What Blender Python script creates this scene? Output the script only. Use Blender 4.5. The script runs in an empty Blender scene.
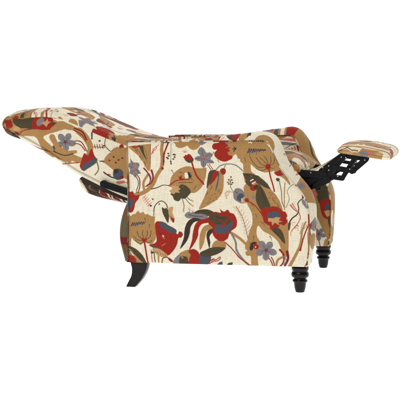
import bpy, bmesh, math, random
import numpy as np
from mathutils import Vector, Matrix
random.seed(4); rng = np.random.default_rng(7)
S = bpy.context.scene
R = math.radians

# ------------------------------------------------------------------ camera
AZ, PITCH, FPX, DEPTH = R(13.4), R(5.0), 1200.0, 4.85
fwd = Vector((-math.sin(AZ)*math.cos(PITCH), math.cos(AZ)*math.cos(PITCH), -math.sin(PITCH)))
rgt = fwd.cross(Vector((0, 0, 1))).normalized(); upv = rgt.cross(fwd)
def ray(px, py): return fwd*FPX + rgt*(px-200) + upv*(200-py)
_d = ray(300, 291.9)
CAM = Vector((0, 0.045, 0)) - _d*(DEPTH/FPX)
cd = bpy.data.cameras.new('camera'); cam = bpy.data.objects.new('camera', cd); S.collection.objects.link(cam)
cam.location = CAM; cam.rotation_euler = fwd.to_track_quat('-Z', 'Y').to_euler()
cd.sensor_width = 36; cd.lens = 36*FPX/400; cd.clip_end = 100; S.camera = cam
S.render.resolution_x = S.render.resolution_y = 1024
def at(px, py, Y):
    d = ray(px, py); t = (Y-CAM.y)/d.y
    return CAM + d*t
def atl(pts, Y): return np.array([[at(a, b, Y).x, at(a, b, Y).z] for a, b in pts])

# ------------------------------------------------------------------ light
S.view_settings.view_transform = 'Standard'; S.view_settings.look = 'None'
S.view_settings.exposure = 0; S.view_settings.gamma = 1
w = bpy.data.worlds.new('World'); S.world = w; w.use_nodes = True
w.node_tree.nodes['Background'].inputs[0].default_value = (1, 1, 1, 1)
w.node_tree.nodes['Background'].inputs[1].default_value = 0.15
def area(loc, look, size, power, col=(1, 1, 1)):
    l = bpy.data.lights.new('softbox', 'AREA'); l.shape = 'RECTANGLE'; l.size = size[0]; l.size_y = size[1]; l.energy = power; l.color = col
    o = bpy.data.objects.new('softbox', l); S.collection.objects.link(o); o.location = loc
    o.rotation_euler = (Vector(look)-Vector(loc)).to_track_quat('-Z', 'Y').to_euler()
area((-1.2, -3.2, 2.6), (-.3, .2, .4), (2.0, 1.6), 70, (1, .975, .94))
area((0.2, 0.3, 3.2), (-.3, .35, .3), (2.6, 2.0), 58, (1, .98, .95))

# ------------------------------------------------------------------ helpers
def lin(c):
    c = np.array(c, float)/255
    return np.where(c <= .04045, c/12.92, ((c+.055)/1.055)**2.4)
COL = {k: lin(v)*.80 for k, v in dict(
    cream=(236, 227, 203), gold=(174, 132, 80), gold2=(196, 154, 104), brown=(120, 88, 54), red=(157, 36, 22), maroon=(122, 34, 36),
    coral=(205, 110, 92), grey=(131, 124, 125), navy=(76, 80, 92), olive=(76, 67, 45), dark=(60, 48, 42), pink=(216, 178, 150), moss=(120, 112, 84)).items()}

def smooth(pts, closed=True, n=6):
    P = np.array(pts, float)
    if len(P) < 3: return np.array([P[0]+(P[-1]-P[0])*t for t in np.linspace(0, 1, 8)])
    m = len(P); out = []
    for i in range(m if closed else m-1):
        if closed: p0, p1, p2, p3 = P[(i-1) % m], P[i], P[(i+1) % m], P[(i+2) % m]
        else: p0, p1, p2, p3 = P[max(i-1, 0)], P[i], P[i+1], P[min(i+2, m-1)]
        for k in range(n):
            t = k/n
            out.append(.5*((2*p1)+(-p0+p2)*t+(2*p0-5*p1+4*p2-p3)*t*t+(-p0+3*p1-3*p2+p3)*t**3))
    if not closed: out.append(P[-1])
    return np.array(out)

class Cloth:
    """printed cloth laid out in metres on an upright plane (x, z)"""
    def __init__(s, x0, x1, z0, z1, Y, res=.0006):
        s.x0, s.z0, s.res, s.Y = x0, z0, res, Y
        s.w = int((x1-x0)/res); s.h = int((z1-z0)/res)
        s.a = np.empty((s.h, s.w, 3)); s.a[:] = COL['cream']
        s.f = (0, 0, 1)
    def frame(s, x, y, k): s.f = (x, y, k)
    def m(s, pts):
        x, y, k = s.f
        q = atl([(x+a/k, y+b/k) for a, b in pts], s.Y)
        return np.stack([(q[:, 0]-s.x0)/s.res, (q[:, 1]-s.z0)/s.res], 1)
    def poly(s, Q, c):
        c = COL[c] if isinstance(c, str) else c
        y0, y1 = max(0, int(Q[:, 1].min())), min(s.h-1, int(Q[:, 1].max())+1)
        A, B = Q, np.roll(Q, -1, 0)
        for j in range(y0, y1+1):
            y = j+.5; k = (A[:, 1] <= y) != (B[:, 1] <= y)
            if not k.any(): continue
            xs = np.sort(A[k, 0]+(y-A[k, 1])*(B[k, 0]-A[k, 0])/(B[k, 1]-A[k, 1]))
            for a, b in zip(xs[::2], xs[1::2]):
                a = max(0, int(round(a))); b = min(s.w, int(round(b)))
                if b > a: s.a[j, a:b] = c
    def F(s, c, *pts, sm=True):
        s.poly(s.m(smooth(pts) if sm and len(pts) > 3 else pts), c)
    def L(s, c, w, *pts, w2=None, n=6):
        P = smooth(pts, False, n); k = s.f[2]; g_ = 1.45 if w/k < .8 else 1.15; w *= g_; w2 = None if w2 is None else w2*g_; ww = np.linspace(w, w if w2 is None else w2, len(P))/2
        T = np.gradient(P, axis=0); T /= np.linalg.norm(T, axis=1)[:, None]+1e-9; N = np.stack([-T[:, 1], T[:, 0]], 1)
        s.poly(s.m(np.concatenate([P+N*ww[:, None], (P-N*ww[:, None])[::-1]])), c)
        for e, r in ((P[0], ww[0]), (P[-1], ww[-1])): s.E(c, e[0], e[1], r, r)
    def E(s, c, x, y, rx, ry, rot=0):
        t = np.linspace(0, 2*math.pi, 18)[:-1]; ca, sa = math.cos(rot), math.sin(rot)
        s.poly(s.m([(x+rx*math.cos(a)*ca-ry*math.sin(a)*sa, y+rx*math.cos(a)*sa+ry*math.sin(a)*ca) for a in t]), c)
    def star(s, x, y, r, rot=0, c='grey'):
        t = np.linspace(0, 2*math.pi, 60, endpoint=False)
        u_ = np.abs(((t-rot)*5/(2*math.pi)+.5) % 1-.5)*2; rr = r*(1.08-.26*u_-.32*u_**3)*(1+.05*np.sin(3*t+1))
        s.poly(s.m(np.stack([x+rr*np.cos(t), y+rr*np.sin(t)], 1)), c)
        for k in range(5):
            a = rot+k*2*math.pi/5; s.L('navy', r*.05, (x+r*.12*math.cos(a), y+r*.12*math.sin(a)), (x+r*.62*math.cos(a+.1), y+r*.62*math.sin(a+.1)), w2=r*.02)
            s.L('maroon', r*.06, (x, y), (x+r*.22*math.cos(a+.5), y+r*.22*math.sin(a+.5)), w2=r*.03)
    def done(s):
        for _ in range(1):
            b = np.pad(s.a, ((1, 1), (1, 1), (0, 0)), 'edge')
            s.a = (b[1:-1, 1:-1]*2+b[:-2, 1:-1]+b[2:, 1:-1]+b[1:-1, :-2]+b[1:-1, 2:])/6
        return s
    def get(s, x, z, mirror=False, blend=None):
        i = (np.asarray(x)-s.x0)/s.res; j = (np.asarray(z)-s.z0)/s.res
        if mirror:
            x0, x1, y0, y1 = s.core
            i = (i-x0) % (2*(x1-x0)); i = np.where(i >= x1-x0, 2*(x1-x0)-1-i, i)+x0
            j = (j-y0) % (2*(y1-y0)); j = np.where(j >= y1-y0, 2*(y1-y0)-1-j, j)+y0
        return s.a[np.clip(j, 0, s.h-1).astype(int), np.clip(i, 0, s.w-1).astype(int)]

# ------------------------------------------------------------------ the print on the near side panel
q0, q1 = at(112, 272, 0), at(325, 130, 0)
C = Cloth(q0.x, q1.x, q0.z, q1.z, 0.0)
F, L, E, fr = C.F, C.L, C.E, C.frame
fr(120, 135, 8)                                             # upper left
F('gold', (20, 100), (42, 110), (28, 150), (45, 200), (66, 290), (76, 400), (76, 430), (60, 470), (20, 470), (10, 250))
L('gold', 22, (345, 40), (336, 120), (342, 190), (335, 260), (300, 320), (272, 385), (240, 425), (190, 460), (110, 485), w2=30)
L('gold', 17, (225, 320), (195, 370), (192, 410), (205, 460))
F('gold', (58, 92), (110, 84), (165, 78), (250, 70), (249, 150), (249, 260), (240, 290), (222, 278), (205, 250), (185, 215), (150, 165), (105, 128), sm=False)
F('olive', (155, 88), (188, 84), (196, 140), (224, 214), (188, 160), (168, 120), sm=False)
L('red', 9, (100, 94), (135, 97), (160, 84))
L('brown', 3, (110, 100), (150, 125), (190, 190)); L('brown', 3, (195, 90), (212, 140), (222, 190))
L('brown', 4, (247, 75), (247, 170), (246, 240))
C.poly(C.m([(82, 183), (98, 208), (118, 220), (142, 219), (158, 226), (160, 246), (148, 268), (160, 288), (173, 308), (140, 314), (125, 342), (105, 318), (70, 308), (80, 278), (62, 250), (66, 228), (84, 222)]), 'grey')
for a, b in (((118, 258), (90, 205)), ((122, 256), (148, 235)), ((122, 262), (158, 300)), ((115, 265), (100, 305)), ((112, 258), (72, 245))): L('navy', 3, a, b)
for a, b in (((108, 240), (128, 262)), ((118, 258), (108, 275)), ((118, 258), (135, 245))): L('coral', 5, a, b)
L('red', 6, (140, 318), (160, 350), (163, 395), (158, 430), (146, 460)); L('navy', 5, (126, 322), (148, 362), (150, 400), (136, 440), (136, 460))
L('maroon', 11, (195, 265), (225, 300), (246, 345), (240, 385), (208, 412), w2=7); L('red', 15, (256, 282), (268, 330), (258, 375), (222, 408), w2=8)
L('grey', 5, (240, 310), (254, 345), (248, 380))
L('coral', 4, (256, 155), (265, 125), (290, 95), (312, 78)); L('coral', 6, (256, 150), (268, 138), (268, 110)); L('coral', 4, (270, 128), (290, 112), (296, 90))
L('red', 12, (388, 60), (370, 110), (352, 160), (352, 240), w2=9); E('red', 343, 266, 11, 13); L('maroon', 3, (380, 90), (362, 150), (358, 220))
fr(160, 135, 8)                                             # upper middle left
for x in (32, 45, 58, 70): F('dark', (x-6, 50), (x+5, 48), (x+8, 64), (x-2, 66), sm=False)
L('moss', 3, (90, 70), (91, 232))
for x, y, r in ((70, 148, .2), (74, 166, .1), (68, 188, -.3), (60, 180, .2), (112, 156, -.3), (120, 176, .2), (110, 192, .3), (122, 158, 0), (90, 212, 1.5), (92, 228, 1.5)): E('olive', x, y, 9, 6.5, r)
F('gold', (118, 45), (122, 72), (132, 92), (160, 104), (195, 98), (220, 86), (240, 108), (270, 119), (300, 110), (322, 85), (335, 45))
F('grey', (300, 40), (375, 48), (352, 74), (325, 79))
for k in range(6): L('coral', 2, (200, 140), (200+26*math.cos(-.2-.5*k), 140+26*math.sin(-.2-.5*k)))
F('gold', (60, 400), (80, 395), (90, 345), (115, 305), (150, 275), (195, 254), (240, 250), (275, 263), (325, 266), (371, 262), (373, 300), (364, 350), (346, 400), (322, 432), (290, 458), (250, 462), (225, 440), (170, 410), (110, 420))
F('red', (195, 185), (188, 175), (200, 168), (205, 156), (218, 160), (230, 150), (245, 156), (262, 176), (262, 200), (240, 214), (210, 208))
F('olive', (212, 206), (225, 190), (238, 198), (250, 190), (268, 183), (270, 207), (248, 222), (225, 218)); L('maroon', 3, (215, 190), (232, 176), (250, 182))
L('red', 12, (258, 218), (272, 265), (298, 328), (335, 372), (352, 392))
L('red', 6, (75, 405), (130, 366), (190, 356), (238, 352)); F('red', (148, 322), (160, 335), (176, 318), (180, 345), (205, 352), (160, 360), sm=False)
F('cream', (200, 308), (216, 300), (228, 312), (226, 345), (206, 344)); F('dark', (224, 300), (235, 298), (252, 325), (250, 345), (236, 340)); L('navy', 6, (240, 300), (256, 330))
L('dark', 3, (152, 381), (210, 378), (262, 380))
fr(200, 135, 8)                                             # upper middle right
C.poly(C.m(smooth([(15, 97), (36, 112), (52, 140), (80, 139), (100, 150), (103, 168), (86, 190), (106, 205), (116, 224), (88, 227), (60, 226), (50, 246), (30, 262), (10, 240), (6, 212), (-18, 206), (-42, 190), (-22, 170), (4, 164), (-17, 140), (-6, 108)], n=3)), 'grey')
for a, b in (((32, 185), (18, 120)), ((35, 182), (88, 152)), ((36, 190), (98, 215)), ((30, 192), (30, 248)), ((25, 186), (-28, 188))): L('navy', 3, a, b)
for a in range(5): L('coral', 5, (32, 186), (32+20*math.cos(a*1.25+.4), 186+20*math.sin(a*1.25+.4)), w2=2)
F('red', (168, 36), (150, 60), (112, 68), (98, 92), (112, 116), (136, 120), (118, 142), (121, 170), (150, 197), (195, 213), (235, 202), (264, 176), (250, 120), (250, 60), (215, 36))
F('grey', (203, 50), (222, 42), (235, 58), (224, 76), (204, 68))
F('gold', (228, 66), (222, 55), (245, 52), (258, 42), (280, 50), (300, 32), (330, 38), (400, 30), (400, 300), (352, 292), (346, 232), (322, 208), (326, 192), (303, 186), (300, 168), (286, 152), (268, 168), (232, 162), (222, 138), (246, 126), (228, 112), (250, 98), (222, 90), sm=False)
for a, b in (((272, 130), (300, 92)), ((275, 96), (300, 122)), ((265, 110), (310, 110))): L('dark', 7, a, b, w2=5)
L('red', 4, (300, 48), (345, 42), (375, 48)); L('coral', 3, (205, 100), (240, 94))
L('maroon', 4, (62, 236), (92, 280)); L('red', 4, (76, 232), (106, 276))
F('gold', (58, 440), (66, 400), (100, 330), (130, 300), (160, 285), (188, 300), (192, 372), (184, 448), (150, 505), (80, 555), (8, 592), (-3, 580), (30, 510))
F('olive', (76, 292), (104, 280), (132, 284), (104, 345), (70, 405), (56, 425), (62, 350)); F('red', (108, 292), (150, 284), (152, 308), (118, 365), (76, 408), (96, 340), sm=False)
L('navy', 15, (152, 312), (148, 360), (128, 440), w2=6); L('grey', 5, (158, 315), (150, 380))
L('grey', 8, (132, 278), (165, 245), (228, 231), (290, 242), (348, 288)); L('moss', 5, (192, 268), (205, 243))
F('red', (162, 280), (180, 266), (205, 272), (208, 300), (192, 318), (172, 306)); L('maroon', 3, (180, 285), (200, 300))
for x, y in ((160, 440), (165, 462), (122, 470), (98, 482), (132, 495), (110, 522), (86, 508), (78, 535), (150, 450), (140, 515), (64, 545)): E('maroon', x, y, 4, 4)
fr(200, 175, 8)
for x, y, r in ((250, 16, 1.2), (232, 38, .3), (256, 40, -.3), (226, 58, .3), (262, 60, -.2), (244, 54, 1.5), (232, 72, 0), (254, 74, 0)): E('olive', x, y, 8, 6, r)
L('moss', 4, (245, 30), (246, 90), (270, 138))
F('grey', (268, 160), (272, 130), (290, 106), (330, 110), (358, 140), (374, 190), (345, 226), (308, 216), (276, 192)); F('navy', (300, 168), (332, 144), (356, 168), (326, 208), (300, 196))
F('gold2', (340, 192), (362, 172), (378, 215), (352, 226)); L('cream', 5, (336, 190), (340, 215)); E('red', 376, 196, 17, 16); L('dark', 3, (282, 130), (310, 150))
for p in (((205, 168), (215, 140), (245, 132)), ((212, 180), (222, 160), (240, 138)), ((200, 150), (225, 125), (262, 140)), ((215, 190), (212, 160))): L('pink', 6, *p)
L('red', 6, (385, 200), (440, 235), (480, 290), (520, 345))
fr(180, 190, 5)                                             # big blossom and its plumes
L('moss', 3, (342, 242), (330, 190), (312, 132), (282, 82))
for k in range(9):
    t = k/9; x = 342-60*t*t-5*t; y = 225-140*t
    L('pink', 2.5, (x, y), (x-22, y-12-6*t)); L('pink', 2.5, (x, y), (x+18*(1-t*.5), y-20))
F('dark', (104, 132), (68, 138), (40, 158), (26, 192), (20, 240), (2, 293), (34, 258), (50, 220), (55, 186), (74, 160), (112, 150))
F('red', (158, 136), (112, 144), (80, 168), (67, 210), (61, 252), (46, 303), (76, 264), (92, 228), (96, 194), (112, 170), (152, 160))
F('gold', (164, 170), (126, 178), (107, 204), (99, 242), (101, 300), (120, 268), (128, 236), (136, 206), (166, 192))
F('dark', (166, 192), (140, 205), (135, 235), (148, 290), (154, 262), (150, 232), (166, 208))
F('olive', (70, 113), (100, 98), (140, 96), (172, 112), (150, 130), (108, 122), (80, 121))
L('gold', 12, (255, 212), (300, 240), (350, 288)); L('grey', 9, (258, 214), (280, 258), (286, 302), (320, 350), (352, 380))
L('red', 5, (222, 256), (262, 292), (300, 338), (352, 376))
F('gold', (165, 288), (170, 262), (190, 250), (225, 255), (228, 290))
F('red', (140, 150), (152, 122), (175, 108), (205, 112), (200, 95), (222, 107), (240, 97), (252, 112), (272, 120), (286, 150), (284, 182), (264, 200), (250, 212), (240, 242), (210, 256), (180, 242), (164, 215), (166, 190), (146, 170))
F('olive', (150, 128), (176, 112), (200, 126), (240, 135), (260, 160), (240, 176), (222, 164), (190, 180), (165, 160), (146, 150))
F('navy', (174, 192), (190, 168), (208, 182), (236, 172), (262, 158), (264, 182), (246, 206), (216, 218), (184, 212))
L('red', 5, (200, 150), (225, 160), (240, 150)); L('dark', 3, (180, 130), (200, 140), (230, 140))
F('grey', (25, 126), (42, 108), (60, 112), (66, 103), (78, 118), (110, 118), (142, 132), (115, 146), (80, 138), (45, 141)); L('navy', 3, (45, 122), (80, 130), (115, 132))
L('grey', 2, (52, 108), (45, 90))
fr(160, 175, 8)                                             # middle left: olive leaf, hanging leaf, sprigs
L('olive', 8, (-65, 110), (-20, 101), (30, 80), (80, 86), w2=5)
F('olive', (88, 150), (118, 130), (150, 95), (175, 74), (215, 86), (250, 130), (232, 162), (200, 190), (175, 186), (155, 208), (120, 200), (105, 168))
F('gold2', (80, 126), (100, 110), (100, 88), (135, 86), (168, 112), (150, 122), (162, 140), (128, 138), (118, 152), (95, 142))
for p in (((180, 188), (196, 240), (190, 288)), ((205, 184), (232, 218), (262, 245)), ((212, 170), (240, 195), (262, 208))): L('olive', 4, *p); L('pink', 9, (p[-1][0]-3, p[-1][1]-8), (p[-1][0]+2, p[-1][1]+4)); L('coral', 3, p[-1], (p[-1][0]+10, p[-1][1]-3))
for p in (((240, 250), (250, 285)), ((262, 275), (255, 290))): L('pink', 3, *p)
L('dark', 5, (-46, 322), (-42, 262), (-20, 225), (14, 206), (50, 226), (66, 262)); E('dark', -2, 232, 7, 6)
F('olive', (20, 258), (42, 268), (58, 262), (76, 300), (70, 382), (45, 345), (25, 300)); F('gold2', (72, 270), (88, 254), (110, 258), (104, 300), (120, 345), (112, 380), (85, 352), (74, 315)); F('red', (88, 318), (100, 340), (120, 350), (112, 382), (92, 352))
L('pink', 3, (-85, 242), (-92, 300)); L('coral', 3, (-130, 170), (-105, 200), (-82, 240))
for k in range(5):
    x, y = -125+11*k, 178+14*k; L('coral', 3, (x, y), (x+14, y-14)); L('coral', 3, (x, y), (x-12, y+10)); E('coral', x+15, y-15, 4, 4); E('coral', x-12, y+11, 4, 4)
F('dark', (-65, 182), (-46, 190), (-52, 204), sm=False); F('dark', (-82, 232), (-58, 242), (-68, 254), (-76, 250), sm=False)
fr(120, 175, 8)
F('red', (44, 160), (52, 142), (72, 130), (84, 136), (105, 130), (118, 158), (140, 162), (160, 160), (152, 190), (126, 225), (116, 270), (95, 299), (58, 292), (44, 240)); F('navy', (46, 178), (62, 172), (76, 196), (104, 192), (116, 206), (96, 250), (70, 274), (46, 256))
fr(115, 220, 8)                                             # lower left: gold blossom, leaf
F('gold', (70, -30), (100, -22), (112, -50), (122, -30), (135, -38), (150, -50), (162, -48), (190, -76), (205, -56), (232, -66), (245, -46), (265, -50), (290, -34), (325, -30), (320, 20), (336, 80), (330, 150), (300, 196), (262, 186), (238, 176), (210, 198), (180, 182), (150, 160), (135, 138), (128, 180), (130, 216), (100, 220), (60, 260), (60, 100), sm=False)
for k in range(6): x = 132+18*k; h_ = (3, 0, 6, 2, -3, 4)[k]; L('navy', 12, (x, 42-3*k+h_), (x+14, 17-k), w2=3); L('dark', 7, (x+10, 20-k), (x+20, 34-2*k+h_), w2=3)
for p in (((232, 160), (190, 160), (150, 125)), ((230, 150), (195, 130), (180, 90)), ((236, 145), (222, 110), (228, 80)), ((245, 148), (262, 120), (262, 85)), ((248, 158), (285, 130), (292, 85)), ((240, 165), (205, 190), (165, 160)), ((250, 165), (275, 180), (300, 160))): L('dark', 3, *p)
F('red', (215, 148), (228, 142), (238, 150), (252, 140), (260, 155), (244, 176), (226, 172))
L('red', 12, (238, 170), (248, 230), (266, 345)); 
F('gold', (90, 235), (130, 236), (178, 290), (215, 345), (90, 345)); F('olive', (88, 222), (110, 210), (140, 214), (185, 240), (228, 288), (254, 345), (222, 340), (175, 288), (130, 238)); F('red', (85, 285), (122, 278), (160, 296), (168, 345), (85, 345)); L('cream', 5, (124, 250), (135, 262)); L('cream', 5, (138, 266), (150, 280)); L('maroon', 6, (110, 300), (150, 318)); F('brown', (85, 235), (115, 245), (110, 285), (85, 290))
fr(120, 190, 5.714)                                         # red poppy
L('olive', 5, (196, 352), (202, 410)); L('gold', 8, (222, 362), (222, 410)); L('coral', 4, (180, 340), (186, 410)); E('olive', 186, 356, 9, 7)
F('red', (205, 186), (230, 177), (262, 186), (290, 213), (320, 240), (332, 252), (340, 236), (356, 240), (362, 256), (350, 272), (336, 274), (328, 310), (304, 350), (270, 374), (230, 345), (198, 332), (168, 314), (195, 305), (212, 286), (205, 232))
F('navy', (225, 186), (250, 184), (275, 198), (308, 215), (326, 230), (320, 248), (300, 238), (288, 246), (262, 222), (240, 215)); F('navy', (180, 318), (205, 322), (225, 330), (250, 350), (225, 348), (198, 334))
F('gold2', (186, 340), (200, 330), (232, 338), (276, 374), (250, 384), (215, 370)); L('coral', 5, (244, 262), (256, 276)); L('cream', 4, (246, 258), (252, 264)); L('coral', 3, (240, 318), (262, 305)); L('maroon', 4, (225, 240), (240, 260))
for k in range(5): L('brown', 2, (200+15*k, 345+5*k), (206+15*k, 358+5*k))
fr(155, 220, 8)                                             # foot of the panel
L('olive', 6, (56, 350), (64, 308), (90, 296), (116, 306)); F('maroon', (106, 304), (125, 306), (148, 328), (136, 336), (116, 324))
F('grey', (150, 360), (158, 310), (198, 272), (250, 250), (250, 360)); F('gold', (196, 272), (240, 243), (280, 238), (298, 275), (275, 318), (236, 300)); F('olive', (198, 306), (212, 292), (232, 288), (262, 300), (268, 360), (200, 360)); E('gold', 222, 300, 9, 7)
F('red', (268, 360), (275, 315), (288, 278), (272, 256), (276, 240), (312, 231), (346, 250), (364, 290), (366, 360))
fr(195, 220, 8)
F('navy', (40, 360), (38, 300), (52, 262), (132, 290), (100, 360)); F('olive', (40, 264), (90, 235), (150, 216), (244, 218), (226, 246), (170, 276), (110, 292), (66, 288))
for p in (((115, 345), (132, 318), (160, 312)), ((150, 325), (180, 310), (205, 292)), ((160, 330), (190, 322), (208, 300)), ((135, 330), (150, 305)), ((112, 350), (150, 330))): L('red', 5, *p)
F('navy', (170, 360), (200, 335), (222, 330), (222, 360), sm=False); F('dark', (252, 360), (270, 342), (306, 336), (300, 360), sm=False); F('navy', (276, 346), (300, 340), (296, 352), sm=False)
fr(0, 0, 1)                                                 # the gold trunk
F('gold', (237, 135), (247, 139), (254, 139.6), (261, 140.4), (267, 144), (272, 150), (276, 157), (279, 163), (280, 169), (272, 171.5), (265, 172.5), (258.7, 170.2), (254, 167), (250.8, 163.8), (251, 167), (251.8, 173), (252, 182), (245, 182), (243.5, 175), (244.4, 166), (243, 161.2), (240.6, 160), (237.5, 153.5), (236, 145), sm=False)
F('gold', (243.8, 173), (246.3, 182), (243.8, 188), (246, 197), (247.5, 203.7), (250, 208.8), (252.5, 215), (252.5, 224), (250, 230), (248.1, 238.7), (246.2, 243), (245.4, 248), (247.5, 250.6), (245.6, 252), (247.5, 255.6), (251.2, 256.5), (251.8, 270), (258.3, 270), (258.1, 256), (260, 252), (261.5, 244), (257.5, 236), (257, 230), (258.7, 225.6), (263.7, 231), (271, 235), (277.5, 240.6), (280.5, 247), (283, 256), (288, 255), (289, 238), (288.5, 223), (286, 216), (283.8, 212), (281.2, 203.7), (277.5, 196.2), (271.2, 189.4), (262, 181), (252, 172))
fr(235, 135, 8)
F('cream', (92, 36), (158, 36), (150, 50), (140, 48), (134, 70), (120, 62), (108, 66), (100, 50), sm=False)
for k in range(8): x = 106+18*k; h_ = (3, -2, 5, 0, -4, 4, -1, 2)[k]; L('navy', 13, (x, 136-2*k+h_), (x+15, 108+k-h_), w2=4); L('dark', 8, (x+8, 110+k), (x+19, 128-k+h_), w2=3)
for p in (((258, 246), (200, 262), (150, 222), (122, 170)), ((258, 242), (215, 235), (172, 180)), ((262, 238), (240, 215), (205, 180)), ((266, 236), (258, 200), (232, 165)), ((274, 238), (290, 215), (286, 170)), ((280, 245), (312, 220), (318, 175)), ((262, 262), (215, 285), (165, 262)), ((280, 258), (315, 268), (326, 235))): L('dark', 3, *p)
F('red', (248, 240), (262, 236), (272, 230), (284, 238), (286, 262), (268, 276), (248, 264)); L('red', 10, (275, 275), (286, 332), (308, 405), (318, 450))
F('gold', (330, 210), (345, 240), (400, 310), (440, 380), (440, 400), (395, 350), (350, 322), (318, 290)); F('red', (316, 300), (340, 290), (362, 280), (372, 300), (388, 318), (345, 328)); F('olive', (330, 348), (345, 342), (362, 352), (350, 370), (336, 366)); F('grey', (372, 290), (392, 300), (398, 318), (380, 310))
fr(240, 175, 8)
F('olive', (22, -16), (90, -12), (150, 5), (195, 42), (226, 72), (252, 116), (200, 97), (155, 72), (110, 60), (60, 60), (44, 32), sm=False); F('olive', (44, 50), (80, 40), (100, 66), (88, 96), (62, 78))
F('olive', (150, 72), (188, 115), (215, 170), (247, 258), (200, 292), (172, 284), (145, 240), (128, 190), (134, 130))
F('red', (84, 98), (108, 74), (146, 76), (142, 108), (112, 126), (86, 116)); L('cream', 7, (86, 46), (108, 34)); L('cream', 7, (100, 66), (126, 54)); L('red', 7, (92, 58), (118, 44)); L('gold2', 4, (110, 76), (134, 66)); F('dark', (112, 96), (140, 80), (146, 100), (126, 112)); F('gold', (88, 4), (98, 8), (92, 24))
F('grey', (95, 180), (104, 164), (124, 164), (130, 184), (112, 192)); E('red', 56, 202, 16, 15); L('red', 6, (60, 205), (118, 238), (160, 288), (196, 345))
for x, y in ((232, 140), (246, 160), (262, 178), (240, 182), (280, 182), (270, 205), (255, 145)): L('maroon', 3, (x, y), (x+8, y+4))
fr(250, 190, 5)
F('olive', (104, 190), (140, 186), (166, 215), (177, 268), (142, 232), (115, 206)); L('brown', 2, (130, 60), (150, 80)); 
F('red', (55, 105), (62, 92), (80, 85), (96, 88), (115, 80), (150, 88), (162, 104), (178, 108), (188, 128), (182, 142), (189, 156), (172, 176), (152, 170), (146, 184), (122, 190), (104, 196), (100, 180), (84, 168), (72, 160), (66, 140))
F('navy', (88, 132), (98, 112), (128, 106), (150, 118), (150, 136), (112, 140)); F('gold2', (92, 140), (120, 140), (132, 134), (156, 138), (144, 150), (164, 158), (144, 160), (148, 176), (126, 162), (112, 178), (110, 158), (92, 156), sm=False)
C.star(82, 300, 50, -.95)
L('red', 5, (95, 340), (108, 358), (118, 395)); L('maroon', 5, (108, 335), (118, 355), (126, 395))
L('gold', 10, (165, 335), (138, 352), (130, 400)); L('red', 9, (150, 298), (170, 325), (168, 360), (145, 388), w2=6); L('maroon', 13, (187, 308), (191, 345), (172, 384), w2=7); L('grey', 5, (172, 330), (182, 352), (170, 372))
fr(235, 220, 8)
F('dark', (120, 208), (135, 180), (160, 172), (178, 180), (165, 196), (148, 196), (152, 216), (138, 242), (122, 236)); F('red', (152, 200), (176, 190), (194, 210), (188, 228), (168, 232), (154, 222)); F('cream', (160, 212), (172, 208), (170, 222)); F('grey', (172, 238), (190, 228), (206, 246), (192, 260), (176, 254))
fr(275, 175, 8)                                             # thin stems at the front edge
L('grey', 6, (38, 50), (54, 130), (58, 205), (74, 255)); L('gold', 6, (82, 62), (78, 150), (78, 275)); L('grey', 4, (90, 262), (116, 190), (102, 130), (130, 86), (168, 76), (200, 112)); L('gold', 5, (150, 70), (190, 90), (215, 130))
L('olive', 11, (112, 430), (116, 385), (140, 345), (180, 312), (192, 270), (186, 222), (222, 186), w2=7); E('maroon', 226, 176, 10, 12); L('grey', 5, (215, 165), (245, 130))
L('coral', 12, (126, 240), (150, 270), (176, 292), w2=6); L('coral', 9, (140, 228), (160, 258), (186, 296), w2=5); L('red', 2, (128, 238), (172, 288))
F('grey', (215, 190), (238, 205), (252, 240), (256, 272), (236, 250), (218, 222)); L('red', 5, (192, 296), (204, 340), (186, 385), (150, 430), w2=3)
F('olive', (110, 395), (128, 380), (118, 440), (106, 430)); 
fr(275, 220, 8)
L('coral', 4, (200, 0), (166, 48), (132, 88), (128, 126)); L('coral', 3, (138, 95), (150, 68), (182, 62), (186, 84)); L('coral', 3, (145, 45), (140, 20), (165, 22)); L('red', 4, (158, 55), (180, 42), (190, 50))
L('gold', 11, (246, 15), (218, 90), (206, 190), (172, 270), (115, 375), w2=24); L('red', 9, (264, 50), (240, 110), (224, 160), (206, 235)); E('red', 204, 238, 10, 10); L('coral', 4, (232, 70), (262, 35)); L('red', 15, (274, 252), (272, 312), (236, 375), w2=5)
L('grey', 3, (225, 20), (200, 110)); L('grey', 4, (262, 100), (266, 200))
fr(0, 0, 1)
for p in (((246, 174), (252, 177), (262, 183), (269, 188)), ((261, 187), (264, 196), (267, 206)), ((122, 250), (131, 251), (141, 259)), ((205, 252), (214, 251), (222, 249)), ((198, 211), (206, 211), (212, 214)), ((274, 231), (279, 236), (283, 242))): L('dark', .6, *p, w2=.25)
for x, y, a in ((212, 216, .3), (216, 212, .8), (222, 214, 1.6), (228, 216, 2.2), (218, 234, 1.4), (224, 236, 1.7), (230, 230, 1.2), (162, 232, .9), (170, 236, .5), (176, 242, 1.3), (166, 246, 2.0), (205, 158, 2.4), (214, 152, 1.9), (221, 156, 1.4), (218, 160, .9), (193, 250, 1.2), (198, 256, 1.5), (264, 212, .5), (268, 222, 1.5), (284, 214, 2.4), (282, 222, .8)):
    L('maroon', .55, (x, y), (x+1.6*math.cos(a), y+1.6*math.sin(a)), (x+3.4*math.cos(a+.3), y+3.4*math.sin(a+.3)), w2=.2)
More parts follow.
